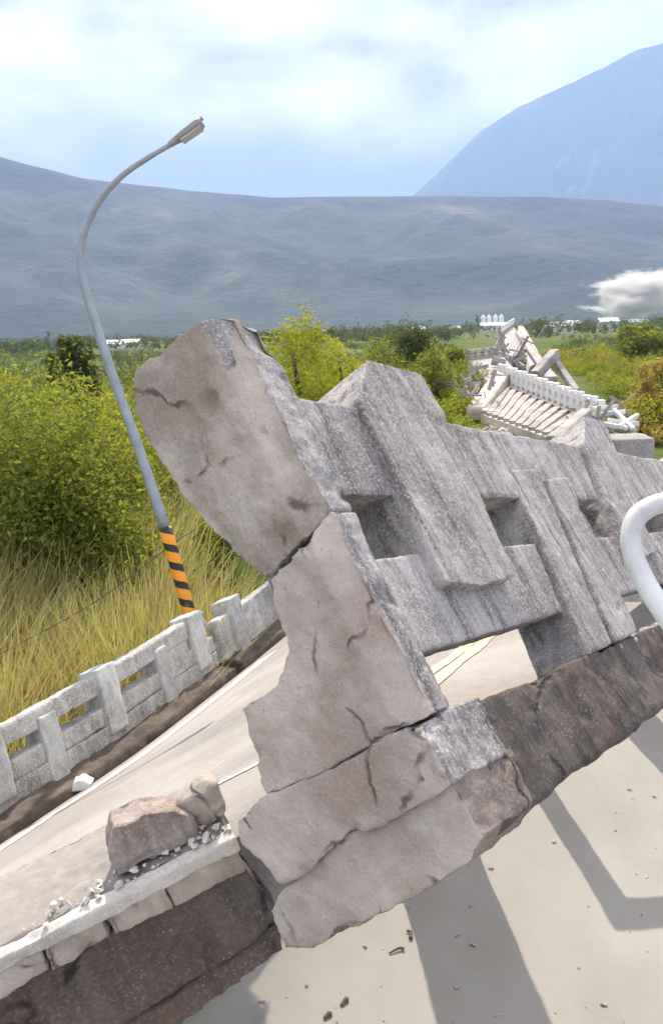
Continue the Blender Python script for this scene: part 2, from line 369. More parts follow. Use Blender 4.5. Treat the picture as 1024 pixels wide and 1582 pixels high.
# ------------------------------------------------------------------ mountains
def hor(px): return 513 - (px - 512) * math.tan(ROLL)
def range_mesh(name, dist, depth, prof, seed, rough_amp, label):
    pxs = np.array([p[0] for p in prof], float); el = np.array([(hor(p[0]) - p[1]) / F for p in prof])
    na, nr = 360, 60
    az = np.linspace(-0.75, 0.75, na)
    e = np.interp(np.tan(az) * F + CX, pxs, el)
    r = np.linspace(-1.0, 0.55, nr)
    A, R = np.meshgrid(az, r)
    rr = dist + R * depth
    Xm, Ym = rr * np.sin(A), rr * np.cos(A)
    p = np.stack([Xm, Ym, 0 * Xm], -1).reshape(-1, 3)
    n = fbm(p, 1 / 1400, 5, seed, 0.55).reshape(A.shape)
    rid = 1 - np.abs(fbm(p, 1 / 900, 5, seed + 3, 0.55)).reshape(A.shape)
    ramp_ = np.where(R < 0, (1 + R) ** 1.25, 1 - R * 0.8)
    top = e * dist / np.cos(A) * np.cos(A)
    Zm = top[None] if top.ndim == 1 else top
    Zm = Zm * ramp_ * (1 - rough_amp * 0.9 * np.abs(R) ** 0.6 * (1 - rid) * 1.1) + rough_amp * 110 * n * np.clip(np.abs(R) * 3, 0.16, 1) * np.clip((R + 1) * 3, 0, 1)
    Zm = np.where(R <= -0.999, -30, Zm)
    id_ = np.arange(na * nr).reshape(nr, na)
    f_ = np.stack([id_[:-1, :-1], id_[:-1, 1:], id_[1:, 1:], id_[1:, :-1]], -1).reshape(-1, 4)
    o = mesh_np(name, np.stack([Xm, Ym, Zm + CAM_POS.z], -1).reshape(-1, 3), f_, M['mountain'], smooth=True)
    tag(o, label, kind='structure'); return o
range_mesh('hills', 4200, 1900, [(-600, 230), (-200, 235), (0, 262), (60, 275), (160, 298), (290, 310), (380, 318), (440, 322), (560, 321), (700, 320), (830, 321), (920, 329), (1024, 340), (1200, 345), (1700, 330)],
           11, 0.6, 'long forested ridge across the valley behind the bridge')
range_mesh('mountain_range', 9800, 2400, [(-600, 400), (450, 400), (560, 372), (640, 322), (710, 262), (750, 228), (790, 206), (830, 186), (900, 158), (960, 138), (1024, 120), (1200, 80), (1700, 60)],
           23, 0.9, 'high dim mountain fading into cloud at upper right')

# ------------------------------------------------------------------ big tilted parapet (its own l, t, u axes)
cl, cu, ct = (0.55664945, -0.00545735, 0.83072957), (-0.43381864, -0.85471252, 0.28507525), (-0.7084792, 0.51907295, 0.47814275)
L_, U_, T_ = camvec(*cl).normalized(), camvec(*cu).normalized(), camvec(*ct).normalized()
O_ = P(650, 1115, 2.0)
PM = Matrix(((L_.x, T_.x, U_.x, O_.x), (L_.y, T_.y, U_.y, O_.y), (L_.z, T_.z, U_.z, O_.z), (0, 0, 0, 1)))
par = empty('bridge_parapet', PM)
tag(par, 'huge tilted grey concrete parapet with broken end, posts and square openings', 'parapet')
def shear(co):
    co = co.copy(); co[:, 0] = co[:, 0] * (1 + 0.28 * co[:, 2]); return co
def chamfer(co):
    co = co.copy(); n = 0.012 * fbm(co, 9, 3, 77)
    lim = (0.062 + n - co[:, 1]) * 0.95
    co[:, 0] = np.where((lim > co[:, 0]) & (co[:, 1] < 0.075), lim, co[:, 0])
    return shear(co)
def end_fn(c, n): return np.where((n[:, 0] < -0.55) | ((n[:, 1] > 0.5) & (c[:, 0] < 0.2)), 1, 0)
FB = [M['face'], M['broken']]; FP = [M['face'], M['pink']]
rough('end_post', prism_geo([(0.06, 0.515), (0.0, 0.56), (0.0, 1.165), (0.03, 1.18), (0.18, 1.20), (0.325, 1.215), (0.385, 1.12), (0.375, 0.98), (0.35, 0.79), (0.29, 0.62), (0.25, 0.55), (0.215, 0.49), (0.13, 0.50)], 'l', 0.0, 0.155),
      0.0075, 0.0045, FB, par, end_fn, chamfer, 1, chip=0.028)
lowp = rough('broken_post_base', prism_geo([(0.0, 0.005), (0.0, 0.552), (0.05, 0.512), (0.13, 0.494), (0.205, 0.483), (0.235, 0.42), (0.25, 0.31), (0.33, 0.245), (0.47, 0.24), (0.49, 0.13), (0.51, 0.02), (0.3, 0.0)], 'l', 0.0, 0.15),
      0.0075, 0.0045, FP, par, end_fn, chamfer, 2, chip=0.025)
lowp['label'] = 'cracked pinkish lower half of the end post'
rough('broken_kerb', prism_geo([(0.0, 0.006), (0.30, 0.004), (0.52, 0.024), (0.625, 0.0), (0.645, -0.06), (0.60, -0.12), (0.575, -0.185), (0.48, -0.19), (0.33, -0.155), (0.2, -0.165), (0.09, -0.16), (0.0, -0.15)], 'l', -0.010, 0.32),
      0.0075, 0.006, FP, par, end_fn, shear, 3, chip=0.03)
rough('broken_footing', prism_geo([(0.0, -0.142), (0.09, -0.150), (0.2, -0.155), (0.33, -0.145), (0.48, -0.178), (0.60, -0.20), (0.665, -0.235), (0.66, -0.33), (0.55, -0.355), (0.45, -0.35), (0.25, -0.335), (0.06, -0.315), (0.0, -0.28)], 'l', 0.010, 0.34),
      0.0075, 0.007, [M['foot'], M['pink']], par, end_fn, shear, 4, chip=0.035)
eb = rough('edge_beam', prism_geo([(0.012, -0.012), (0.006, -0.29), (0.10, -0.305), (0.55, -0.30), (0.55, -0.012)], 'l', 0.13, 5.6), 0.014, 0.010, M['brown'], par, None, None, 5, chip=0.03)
eb['label'] = 'dark brown stained edge beam below the parapet'
rough('edge_lip', prism_geo([(0.03, -0.005), (0.012, -0.045), (0.30, -0.045), (0.30, 0.0)], 'l', 1.55, 5.6), 0.012, 0.010, M['face'], par, None, None, 6, chip=0.03)
# rails
RT = [(0.010, 0.615), (0.004, 0.92), (0.03, 0.94), (0.23, 0.935), (0.23, 0.65)]
for a, b, s in ((0.13, 0.47, 1), (0.79, 2.02, 2), (2.54, 5.4, 3)):
    rough('top_rail', prism_geo(RT, 'l', a, b), 0.008, 0.0032, M['face'], par, None, shear, 10 + s)
RL = [(0.028, 0.155), (0.024, 0.425), (0.05, 0.43), (0.20, 0.475), (0.21, 0.18)]
for a, b, s in ((0.075, 1.20, 1), (1.76, 3.05, 2), (3.5, 5.4, 3)):
    rough('lower_rail', prism_geo(RL, 'l', a, b), 0.008, 0.0032, M['face'], par, None, shear, 20 + s)
# tall posts stand proud of the rails and stop above the lower rail's foot
def tall_post(a, s):
    rough('post', prism_geo([(a, 0.315), (a - 0.005, 0.93), (a + 0.14, 1.12), (a + 0.425, 1.12), (a + 0.46, 0.92), (a + 0.435, 0.30), (a + 0.2, 0.285)], 't', -0.016, 0.29),
          0.008, 0.0035, M['face'], par, None, shear, s, chip=0.03)
tall_post(0.395, 31); tall_post(2.07, 32); tall_post(3.9, 33)
# short pilasters run down to the deck
def pilaster(a, s):
    rough('pilaster', prism_geo([(a, -0.01), (a, 0.74), (a + 0.25, 0.755), (a + 0.262, -0.01)], 't', 0.004, 0.22), 0.008, 0.0032, M['face'], par, None, shear, s)
    rough('pilaster', prism_geo([(a + 0.27, -0.01), (a + 0.265, 0.70), (a + 0.50, 0.715), (a + 0.56, -0.01)], 't', -0.012, 0.215), 0.008, 0.0035, M['face'], par, None, shear, s + 1, chip=0.02)
pilaster(1.205, 41); pilaster(3.06, 43)

# ------------------------------------------------------------------ road ribbon of the broken span
Fp = [(-330, 1510, 6.3), (-180, 1418, 7.0), (0, 1305, 8.0), (120, 1226, 8.9), (230, 1150, 9.9), (330, 1072, 11.2), (430, 992, 12.8), (500, 930, 14.2)]
Np = [(-330, 1650, 2.55), (-180, 1572, 2.6), (0, 1482, 2.65), (120, 1420, 2.68), (360, 1297, 2.8), (560, 1180, 3.0), (760, 1085, 3.3), (1090, 930, 4.4)]
FW = spline([P(*p) for p in Fp], 5); NW = spline([P(*p) for p in Np], 5)
def ribbon(k, w):                             # k along 0..1, w across 0 (near) .. 1 (far)
    q = k * (len(FW) - 1); i = min(int(q), len(FW) - 2); f = q - i
    a = NW[i] * (1 - f) + NW[i + 1] * f; b = FW[i] * (1 - f) + FW[i + 1] * f
    return Vector(a * (1 - w) + b * w)
nk, nw = 70, 24
v, f = [], []
for s in (0, 1):
    for i in range(nk + 1):
        for j in range(nw + 1):
            p = ribbon(i / nk, j / nw); v.append(p - Vector((0, 0, 0.3 * s)))
W1 = nw + 1; S = (nk + 1) * W1
for i in range(nk):
    for j in range(nw):
        a = i * W1 + j; f.append([a, a + W1, a + W1 + 1, a + 1]); f.append([S + a, S + a + 1, S + a + W1 + 1, S + a + W1])
for i in range(nk):
    a = i * W1; f.append([a, S + a, S + a + W1, a + W1]); a += nw; f.append([a, a + W1, S + a + W1, S + a])
for j in range(nw):
    f.append([j, j + 1, S + j + 1, S + j]); a = nk * W1 + j; f.append([a, S + a, S + a + 1, a + 1])
road = mesh_py('road', v, f, M['road'], smooth=False)
tag(road, 'pale concrete roadway of the broken bridge span', kind='structure')
def wat(k, px, py):                           # find ribbon w at station k whose image is nearest the pixel height
    best = min(((abs(proj(ribbon(k, w / 400))[1] - py), w / 400) for w in range(401)))
    return best[1]
def proj(p):
    d = Vector(p) - CAM_POS; z = d.dot(fwd)
    return CX + F * d.dot(RIGHT) / z, CY - F * d.dot(UP) / z
def invert(px, py):
    k, w = 0.5, 0.3
    best = (1e9, 0, 0)
    for i in range(81):
        for j in range(61):
            kk, ww = i / 80, (j / 60) ** 1.6
            x, y = proj(ribbon(kk, ww)); e = (x - px) ** 2 + (y - py) ** 2
            if e < best[0]: best = (e, kk, ww)
    _, k, w = best
    for st in (0.01, 0.004, 0.0015, 0.0006, 0.0002):
        for _ in range(6):
            for dk, dw in ((st, 0), (-st, 0), (0, st), (0, -st)):
                kk, ww = min(1, max(0, k + dk)), min(1, max(0, w + dw))
                x, y = proj(ribbon(kk, ww)); e = (x - px) ** 2 + (y - py) ** 2
                if e < best[0]: best = (e, kk, ww); k, w = kk, ww
            k, w = best[1:]
    return k, w
def marking(pts, wid, m, name='road_marking', lift=0.005):
    kw = [invert(*p) for p in pts]
    path = []
    for (k0, w0), (k1, w1) in zip(kw[:-1], kw[1:]):
        for j in range(12): path.append((k0 + (k1 - k0) * j / 12, w0 + (w1 - w0) * j / 12))
    path.append(kw[-1])
    v, f = [], []
    for i, (k, w) in enumerate(path):
        p = ribbon(k, w); q = ribbon(*path[min(i + 1, len(path) - 1)]); o = ribbon(*path[max(i - 1, 0)])
        n = (ribbon(min(1, k + .01), w) - ribbon(max(0, k - .01), w)).cross(ribbon(k, min(1, w + .02)) - ribbon(k, max(0, w - .02))).normalized()
        if n.z < 0: n = -n
        side = (q - o).normalized().cross(n)
        wd = wid * (0.85 + 0.3 * random.random())
        v += [p + n * lift - side * wd / 2, p + n * lift + side * wd / 2]
    for i in range(len(path) - 1): f.append([2 * i, 2 * i + 1, 2 * i + 3, 2 * i + 2])
    return mesh_py(name, v, f, m, road)
marking([(-100, 1432), (0, 1383), (90, 1337), (175, 1294), (330, 1216), (400, 1180)], 0.055, M['line'])
marking([(-60, 1352), (60, 1273), (150, 1215), (235, 1156), (330, 1082), (415, 1012)], 0.36, M['line'])
marking([(560, 1105), (640, 1058), (700, 1015), (738, 985)], 0.10, M['line_y'])
marking([(585, 1108), (665, 1060), (725, 1012), (756, 985)], 0.10, M['line_y'])

# ------------------------------------------------------------------ parapet on the far side of the road
lup = camvec(-0.27, -0.95, 0.10).normalized()
FL = [Vector(p) for p in FW]
def fs(s):                                     # point and direction at arc length s along the far edge
    d = 0
    for a, b in zip(FL[:-1], FL[1:]):
        e = (b - a).length
        if d + e >= s: return a + (b - a) * ((s - d) / e), (b - a).normalized()
        d += e
    return FL[-1], (FL[-1] - FL[-2]).normalized()
def s_of_px(px):
    return min(((abs(proj(fs(s / 100)[0])[0] - px), s / 100) for s in range(0, 1400, 2)))[1]
def wrap_far(co):                              # local (s, t outward, u up) -> world
    out = np.empty_like(co)
    for i, (s, t_, u_) in enumerate(co):
        p, d = fs(s); n = d.cross(lup).normalized()
        if n.y > 0 and n.x > 0: pass
        n = -n if n.dot(Vector((-0.9, 0.43, 0))) < 0 else n
        out[i] = p + n * t_ + lup * (u_ * 0.92)
    return out
fp = empty('roadside_parapet', Matrix.Translation(fs(s_of_px(150))[0]))
tag(fp, 'long pale concrete parapet on the far side of the road, white posts', 'parapet')
def far_piece(name, geo, m, vox, amp, seed, parent, chip=0.0, lab=None):
    o = rough(name, geo, vox, amp, m, None, None, wrap_far, seed, chip=chip)
    o.parent = parent; o.matrix_parent_inverse = parent.matrix_world.inverted()
    if lab: o['label'] = lab
    return o
s_end, s_a = s_of_px(372), 0.05
far_piece('gutter_kerb', prism_geo([(0.02, -0.05), (0.02, 0.10), (0.30, 0.20), (0.85, 0.16), (0.85, -0.25)], 'l', s_a, s_end), M['dirt'], 0.035, 0.03, 51, fp, 0.04, 'dark dirt-covered kerb at the foot of the parapet')
far_piece('base_wall', prism_geo([(0.30, 0.10), (0.28, 0.40), (0.52, 0.42), (0.55, 0.10)], 'l', s_a, s_end), M['pale'], 0.024, 0.012, 52, fp, 0.03)
tall = [s_of_px(x) for x in (-60, 45, 222, 352)]
short = [s_of_px(x) for x in (-20, 130, 300)]
far_piece('lower_rail', prism_geo([(0.30, 0.40), (0.29, 0.62), (0.50, 0.65), (0.52, 0.40)], 'l', s_a, s_end), M['pale'], 0.022, 0.010, 53, fp, 0.03)
far_piece('top_rail', prism_geo([(0.30, 0.78), (0.29, 1.00), (0.32, 1.03), (0.50, 1.03), (0.52, 0.80)], 'l', s_a, s_end - 0.05), M['pale'], 0.022, 0.010, 54, fp, 0.03)
for i, s in enumerate(tall):
    far_piece('post', prism_geo([(s - 0.15, 0.28), (s - 0.15, 1.08), (s + 0.15, 1.08), (s + 0.15, 0.28)], 't', 0.23, 0.57), M['post'], 0.022, 0.010, 60 + i, fp, 0.02)
for i, s in enumerate(short):
    far_piece('pilaster', prism_geo([(s - 0.12, 0.12), (s - 0.12, 0.90), (s + 0.12, 0.90), (s + 0.12, 0.12)], 't', 0.255, 0.54), M['post'], 0.022, 0.010, 70 + i, fp, 0.02)
for i, (sa, sb) in enumerate([(tall[2] + 0.17, short[2] - 0.13)]):
    pass
far_piece('solid_panel', box_geo(short[2] + 0.13, tall[3] - 0.17, 0.31, 0.49, 0.60, 0.80), M['pale'], 0.022, 0.012, 75, fp)
s2 = s_of_px(380); s3 = s_of_px(432)
fp2 = empty('parapet_fragment', Matrix.Translation(fs(s2)[0]))
tag(fp2, 'short sunken parapet piece behind the tall broken end post', 'parapet fragment')
far_piece('wall', box_geo(s2 + 0.06, s3 + 1.4, 0.30, 0.52, 0.05, 0.78), M['pale'], 0.024, 0.014, 80, fp2, 0.03)
far_piece('post', box_geo(s2 + 0.35, s2 + 0.62, 0.22, 0.56, 0.1, 0.98), M['post'], 0.022, 0.01, 81, fp2, 0.02)
far_piece('kerb', prism_geo([(0.02, -0.05), (0.02, 0.10), (0.30, 0.18), (0.85, 0.14), (0.85, -0.25)], 'l', s2 + 0.04, s3 + 1.4), M['dirt'], 0.035, 0.03, 82, fp2, 0.04)
sp, sd_ = fs(s_of_px(137))
stn = rough('pale_stone', prism_geo([(-.09, -.05), (.08, -.06), (.11, .03), (.02, .085), (-.08, .05)], 't', -0.07, 0.07), 0.012, 0.012, M['white'], None, None, None, 90)
stn.location = sp + lup * 0.10 - Vector((0, .25, 0)) * 0.6
tag(stn, 'rounded white stone lying beside the gutter kerb', 'stone')

# ------------------------------------------------------------------ near broken edge girder, lower left
ga, gb = P(-260, 1612, 2.32), P(362, 1292, 2.62)
gl = (gb - ga).normalized(); gt = camvec(-0.35, -0.10, 0.90); gt = (gt - gl * gt.dot(gl)).normalized(); gu = gl.cross(gt)
if gu.z < 0: gu = -gu
GM = Matrix(((gl.x, gt.x, gu.x, gb.x), (gl.y, gt.y, gu.y, gb.y), (gl.z, gt.z, gu.z, gb.z), (0, 0, 0, 1)))
gd = empty('edge_girder', GM)
tag(gd, 'dark brown broken deck girder with bright top ledge at lower left', 'girder')
LG = -(gb - ga).length
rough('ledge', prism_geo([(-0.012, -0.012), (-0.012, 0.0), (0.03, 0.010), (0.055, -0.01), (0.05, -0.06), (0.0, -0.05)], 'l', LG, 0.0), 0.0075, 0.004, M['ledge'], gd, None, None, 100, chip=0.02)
rough('road_edge', prism_geo([(0.05, -0.06), (0.05, 0.004), (0.2, 0.016), (0.45, 0.0), (0.45, -0.06)], 'l', LG, -0.01), 0.010, 0.006, M['road'], gd, None, None, 99, chip=0.02)
xs = [LG, -0.60, -0.42, -0.235, -0.003]
for i, (a, b) in enumerate(zip(xs[:-1], xs[1:])):
    dz = (0.0, 0.012, -0.004, 0.006)[i]
    rough('slab_edge', prism_geo([(0.004 + dz, -0.045), (0.0 + dz, -0.115 - 0.012 * (i % 2)), (0.2, -0.12), (0.2, -0.045)], 'l', a, b - 0.004), 0.0075, 0.006, M['broken'], gd, None, None, 101 + i, chip=0.03)
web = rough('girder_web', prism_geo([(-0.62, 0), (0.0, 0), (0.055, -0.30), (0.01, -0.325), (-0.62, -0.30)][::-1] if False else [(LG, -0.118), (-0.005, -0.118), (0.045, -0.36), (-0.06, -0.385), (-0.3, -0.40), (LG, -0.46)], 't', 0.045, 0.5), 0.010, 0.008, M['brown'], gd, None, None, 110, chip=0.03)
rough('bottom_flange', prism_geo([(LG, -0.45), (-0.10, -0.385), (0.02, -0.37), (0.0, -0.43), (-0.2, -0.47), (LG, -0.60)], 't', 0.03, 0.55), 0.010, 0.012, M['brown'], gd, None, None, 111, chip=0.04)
rnd = random.Random(5)
def chunk_geo(rx, ry, rz, n, r):
    pts = []
    bm = bmesh.new()
    for i in range(n):
        a, b = r.uniform(0, 6.283), math.acos(r.uniform(-1, 1)); k = r.uniform(0.82, 1.0)
        bm.verts.new((rx * k * math.sin(b) * math.cos(a), ry * k * math.sin(b) * math.sin(a), rz * k * math.cos(b)))
    bmesh.ops.convex_hull(bm, input=bm.verts)
    bm.verts.ensure_lookup_table()
    bmesh.ops.delete(bm, geom=[v_ for v_ in bm.verts if not v_.link_faces], context='VERTS')
    bm.verts.index_update()
    g = ([tuple(v_.co) for v_ in bm.verts], [[w_.index for w_ in f_.verts] for f_ in bm.faces]); bm.free(); return g
# rubble lying on the edge
M['rubble'] = concrete('brown_stained_rubble', (0.36, 0.30, 0.265), (0.52, 0.45, 0.40), (0.21, 0.13, 0.09), 5, 0.75, (9, 9, 2.2), speck=0.3, bump=0.8)
def at_g(l, t_, u_): return GM @ Vector((l, t_, u_))
c1 = rough('concrete_chunk', prism_geo([(-0.155, 0.0), (-0.14, 0.09), (-0.10, 0.15), (-0.055, 0.138), (-0.01, 0.148), (0.07, 0.115), (0.115, 0.07), (0.11, 0.0)], 't', -0.06, 0.06), 0.006, 0.009, M['rubble'], None, None, None, 120, chip=0.05)
c1.matrix_world = GM @ Matrix.Translation((-0.20, 0.13, 0.012))
tag(c1, 'large brown-stained concrete chunk lying on the broken edge of the road', 'rubble')
c2 = rough('concrete_chunk', chunk_geo(0.085, 0.08, 0.085, 22, random.Random(3)), 0.006, 0.008, M['broken'], None, None, None, 121, chip=0.03)
c2.matrix_world = GM @ Matrix.Translation((-0.035, 0.15, 0.075)) @ Matrix.Rotation(0.4, 4, 'X')
tag(c2, 'smaller grey concrete lump between the stained chunk and the parapet foot', 'rubble')
# crumbs along the ledge: uncountable gravel
cv, cf = [], []
for i in range(110):
    r = rnd.random()
    l = -abs(rnd.gauss(0.0, 0.32)) if r < .75 else rnd.uniform(LG, 0)
    s_ = rnd.choice([0.004, 0.006, 0.008, 0.012, 0.018])
    g_ = chunk_geo(s_, s_, s_ * .7, 9, rnd); b0 = len(cv)
    base = Vector((l, 0.02 + abs(rnd.gauss(0, 0.06)), 0.010 + s_ * .4))
    cv += [GM @ (base + Vector(p)) for p in g_[0]]; cf += [[q + b0 for q in f_] for f_ in g_[1]]
tag(mesh_py('gravel', cv, cf, M['ledge']), 'concrete crumbs scattered along the broken ledge', 'gravel', kind='stuff')

# ------------------------------------------------------------------ street lamp
lp = empty('street_lamp', Matrix.Translation(P(296, 962, 12.6)))
tag(lp, 'tall curved street lamp leaning left with black and orange striped foot', 'street lamp')
def under(o, parent):
    o.parent = parent; o.matrix_parent_inverse = parent.matrix_world.inverted(); return o
path = [(300, 975, 12.62), (262, 838, 12.55), (217, 700, 12.45), (176, 585, 12.35), (150, 505, 12.3), (132, 445, 12.25), (125, 402, 12.2), (131, 358, 12.15), (152, 313, 12.1), (187, 273, 12.0), (227, 245, 11.95), (266, 222, 11.9)]
sp_ = spline([P(*p) for p in path], 6)
n_ = len(sp_); rr_ = [0.083 - 0.050 * (i / (n_ - 1)) ** 0.9 for i in range(n_)]
cut = 7
gv, gf = tube_geo(sp_[cut:], rr_[cut:], 14); under(mesh_py('pole', gv, gf, M['steel'], smooth=True), lp)
m, t, bs = mat('hazard_stripes')
v = N(t, 'ShaderNodeTexCoord').outputs['Object']
M['stripe'] = m
gv, gf = tube_geo(sp_[:cut + 1], [r + 0.012 for r in rr_[:cut + 1]], 20)
# spiral bands as a stripe pattern round the sleeve
gvm = [Vector(p) for p in gv]
sv = under(mesh_py('striped_sleeve', gv, gf, m, smooth=True), lp)
uvl = sv.data.uv_layers.new(name='UVMap')
for poly in sv.data.polygons:
    for li in poly.loop_indices:
        vi = sv.data.loops[li].vertex_index
        k = vi % 20
        if k == 0 and any(sv.data.loops[q].vertex_index % 20 == 19 for q in poly.loop_indices): k = 20
        ring = vi // 20; d_ = sum((Vector(sp_[a + 1]) - Vector(sp_[a])).length for a in range(ring))
        uvl.data[li].uv = (k / 20, d_)
uvn = N(t, 'ShaderNodeUVMap'); sxy = N(t, 'ShaderNodeSeparateXYZ'); t.links.new(uvn.outputs[0], sxy.inputs[0])
ma = N(t, 'ShaderNodeMath', operation='MULTIPLY_ADD'); ma.inputs[1].default_value = 3.7; t.links.new(sxy.outputs[1], ma.inputs[0]); t.links.new(sxy.outputs[0], ma.inputs[2])
fr = N(t, 'ShaderNodeMath', operation='FRACT'); t.links.new(ma.outputs[0], fr.inputs[0])
gt_ = N(t, 'ShaderNodeMath', operation='GREATER_THAN'); gt_.inputs[1].default_value = 0.42; t.links.new(fr.outputs[0], gt_.inputs[0])
t.links.new(mixc(t, gt_.outputs[0], (0.025, 0.022, 0.022), (0.85, 0.33, 0.015)), bs.inputs['Base Color']); bs.inputs['Roughness'].default_value = 0.6
# lamp head: tapered housing with a flat lens and a stepped tail
h0, h1 = P(262, 224, 11.9), P(313, 189, 11.82)
hd = (h1 - h0).normalized(); hs = hd.cross(fwd).normalized(); hb = hs.cross(hd)
if hs.dot(UP) < 0: hs = -hs
hv, hf = [], []
secs = [(0, 0.038, 0.04, 0), (0.10, 0.046, 0.06, 0), (0.28, 0.058, 0.11, 0), (0.5, 0.064, 0.13, 0), (0.555, 0.045, 0.11, 0), (0.56, 0.036, 0.09, 0)]
ln = (h1 - h0).length
for (a, hh, ww, o_) in secs:
    c_ = h0 + hd * (a / 0.56 * ln)
    for (su, sw) in ((-0.45, -1), (-0.8, -0.7), (-0.8, 0.7), (-0.45, 1), (0.4, 1), (1, 0.55), (1, -0.55), (0.4, -1)):
        hv.append(c_ + hs * hh * su + hb * ww * sw)
for i in range(len(secs) - 1):
    for k in range(8): hf.append([i * 8 + k, i * 8 + (k + 1) % 8, i * 8 + 8 + (k + 1) % 8, i * 8 + 8 + k])
hf += [list(range(8))[::-1], list(range(40, 48))]
under(mesh_py('lamp_head', hv, hf, M['lamp']), lp)
cv_ = h0 + hd * (ln * 0.62) - hs * 0.05
under(mesh_py('lens', [cv_ + hd * a * 0.16 + hb * b * 0.09 - hs * c_ for c_ in (0, 0.018) for a, b in ((-1, -1), (1, -1), (1, 1), (-1, 1))],
     [[0, 1, 2, 3], [4, 7, 6, 5], [0, 4, 5, 1], [1, 5, 6, 2], [2, 6, 7, 3], [3, 7, 4, 0]], plain('lens', (0.5, 0.5, 0.48), 0.05, 5, 0.2)), lp)
under(mesh_py('end_latch', [h1 + hs * (0.03 + 0.03 * c_) + hd * a * 0.03 + hb * b * 0.03 for c_ in (0, 1) for a, b in ((-1, -1), (1, -1), (1, 1), (-1, 1))],
     [[0, 3, 2, 1], [4, 5, 6, 7], [0, 1, 5, 4], [1, 2, 6, 5], [2, 3, 7, 6], [3, 0, 4, 7]], M['lamp']), lp)
# unseen post added behind the broken end post, meant to shadow the road
sb = P(446, 975, 13.6); stop_ = sb + lup * 2.9
lp2 = empty('shadow_post', Matrix.Translation(sb)); tag(lp2, 'unseen post added behind the broken end post as a shadow caster', 'shadow caster post')
gv, gf = tube_geo([sb, sb + lup * 1.4, stop_], [0.11, 0.10, 0.09], 12); under(mesh_py('pole', gv, gf, M['steel'], smooth=True), lp2)
# wire strung past the lamp
w0, w1 = P(-30, 1030, 12.0), P(300, 818, 13.4)
pts = [w0.lerp(w1, i / 20) - Vector((0, 0, 0.25 * math.sin(math.pi * i / 20) ** 2 * 0.5)) for i in range(21)]
gv, gf = tube_geo(pts, 0.009, 6); tag(mesh_py('wire', gv, gf, M['stick'], smooth=True), 'thin sagging wire running past the striped lamp foot', 'wire')

# ------------------------------------------------------------------ bent white tube, near right edge
tp = [(1120, 775, 1.02), (1060, 772, 1.0), (1022, 777, 0.98), (995, 788, 0.96), (979, 806, 0.95), (974, 835, 0.94), (981, 868, 0.93), (1000, 907, 0.92), (1026, 948, 0.91), (1070, 1010, 0.9), (1180, 1165, 0.88)]
gv, gf = tube_geo(spline([P(*p) for p in tp], 6), 0.0112, 18)
tag(mesh_py('bent_white_tube', gv, gf, M['tube'], smooth=True), 'bent white metal tube curving in from the right edge', 'tube')

# ------------------------------------------------------------------ unseen piers added in the river bed to cast shadow bands on the silt
def gpoint(px, py, zz=-5.5):
    d = (P(px, py, 1) - CAM_POS); return CAM_POS + d * ((zz - CAM_POS.z) / d.z)
M['pier'] = concrete('pier_concrete', (0.28, 0.26, 0.24), (0.40, 0.37, 0.34), (0.15, 0.13, 0.12), 0.8, 0.5, (2, 2, 0.3), 0.4, 0.3)
def pier(px, py, wid, hgt, arm, label, lean=0.0):
    b = gpoint(px, py) - Vector((0, 0, 0.4)); o = empty('shadow_pier', Matrix.Translation(b)); tag(o, label, 'pier')
    h = wid / 2; pl = [(-h, -h * .7), (-h * .7, -h), (h * .7, -h), (h, -h * .7), (h, h * .7), (h * .7, h), (-h * .7, h), (-h, h * .7)]
    rough('column', prism_geo(pl, 'u', 0, hgt), 0.08, 0.03, M['pier'], o, None, None, 140)
    if arm: rough('shadow_arm', prism_geo([(-h, hgt - wid), (-h, hgt + .02), (arm * .35, hgt + 0.02), (arm, hgt - wid * .6), (arm, hgt - wid * 1.3), (arm * .35, hgt - wid * 1.05)], 't', -h * .9, h * .9), 0.07, 0.03, M['pier'], o, None, None, 141)  # side arm shaped to give the cast shadow its bend
pier(652, 1262, 1.9, 9.0, 0, 'unseen thick pier added under the tilted parapet to cast the wide shadow band')
pier(812, 1180, 0.58, 7.7, 3.4, 'unseen slim pier with side arm, added under the edge beam to cast the bent shadow')
pier(955, 1085, 1.35, 9.0, 0, 'unseen thick pier added under the far right of the edge beam to cast a shadow band')

# ------------------------------------------------------------------ collapsed spans further along
def slab(name, c, th, m, parent=None):
    c = [Vector(p) for p in c]; n = (c[1] - c[0]).cross(c[3] - c[0]).normalized()
    if n.z < 0: n = -n
    v = c + [p - n * th for p in c]
    return mesh_py(name, v, [[0, 1, 2, 3], [7, 6, 5, 4], [0, 4, 5, 1], [1, 5, 6, 2], [2, 6, 7, 3], [3, 7, 4, 0]], m, parent), n
def beam(name, a, b, w, h, m, parent=None, up=Vector((0, 0, 1))):
    a, b = Vector(a), Vector(b); d = (b - a).normalized(); s = d.cross(up).normalized(); u_ = s.cross(d)
    v = [q + s * i * w / 2 + u_ * j * h / 2 for q in (a, b) for i, j in ((-1, -1), (1, -1), (1, 1), (-1, 1))]
    return mesh_py(name, v, [[0, 1, 2, 3], [7, 6, 5, 4], [0, 4, 5, 1], [1, 5, 6, 2], [2, 6, 7, 3], [3, 7, 4, 0]], m, parent)
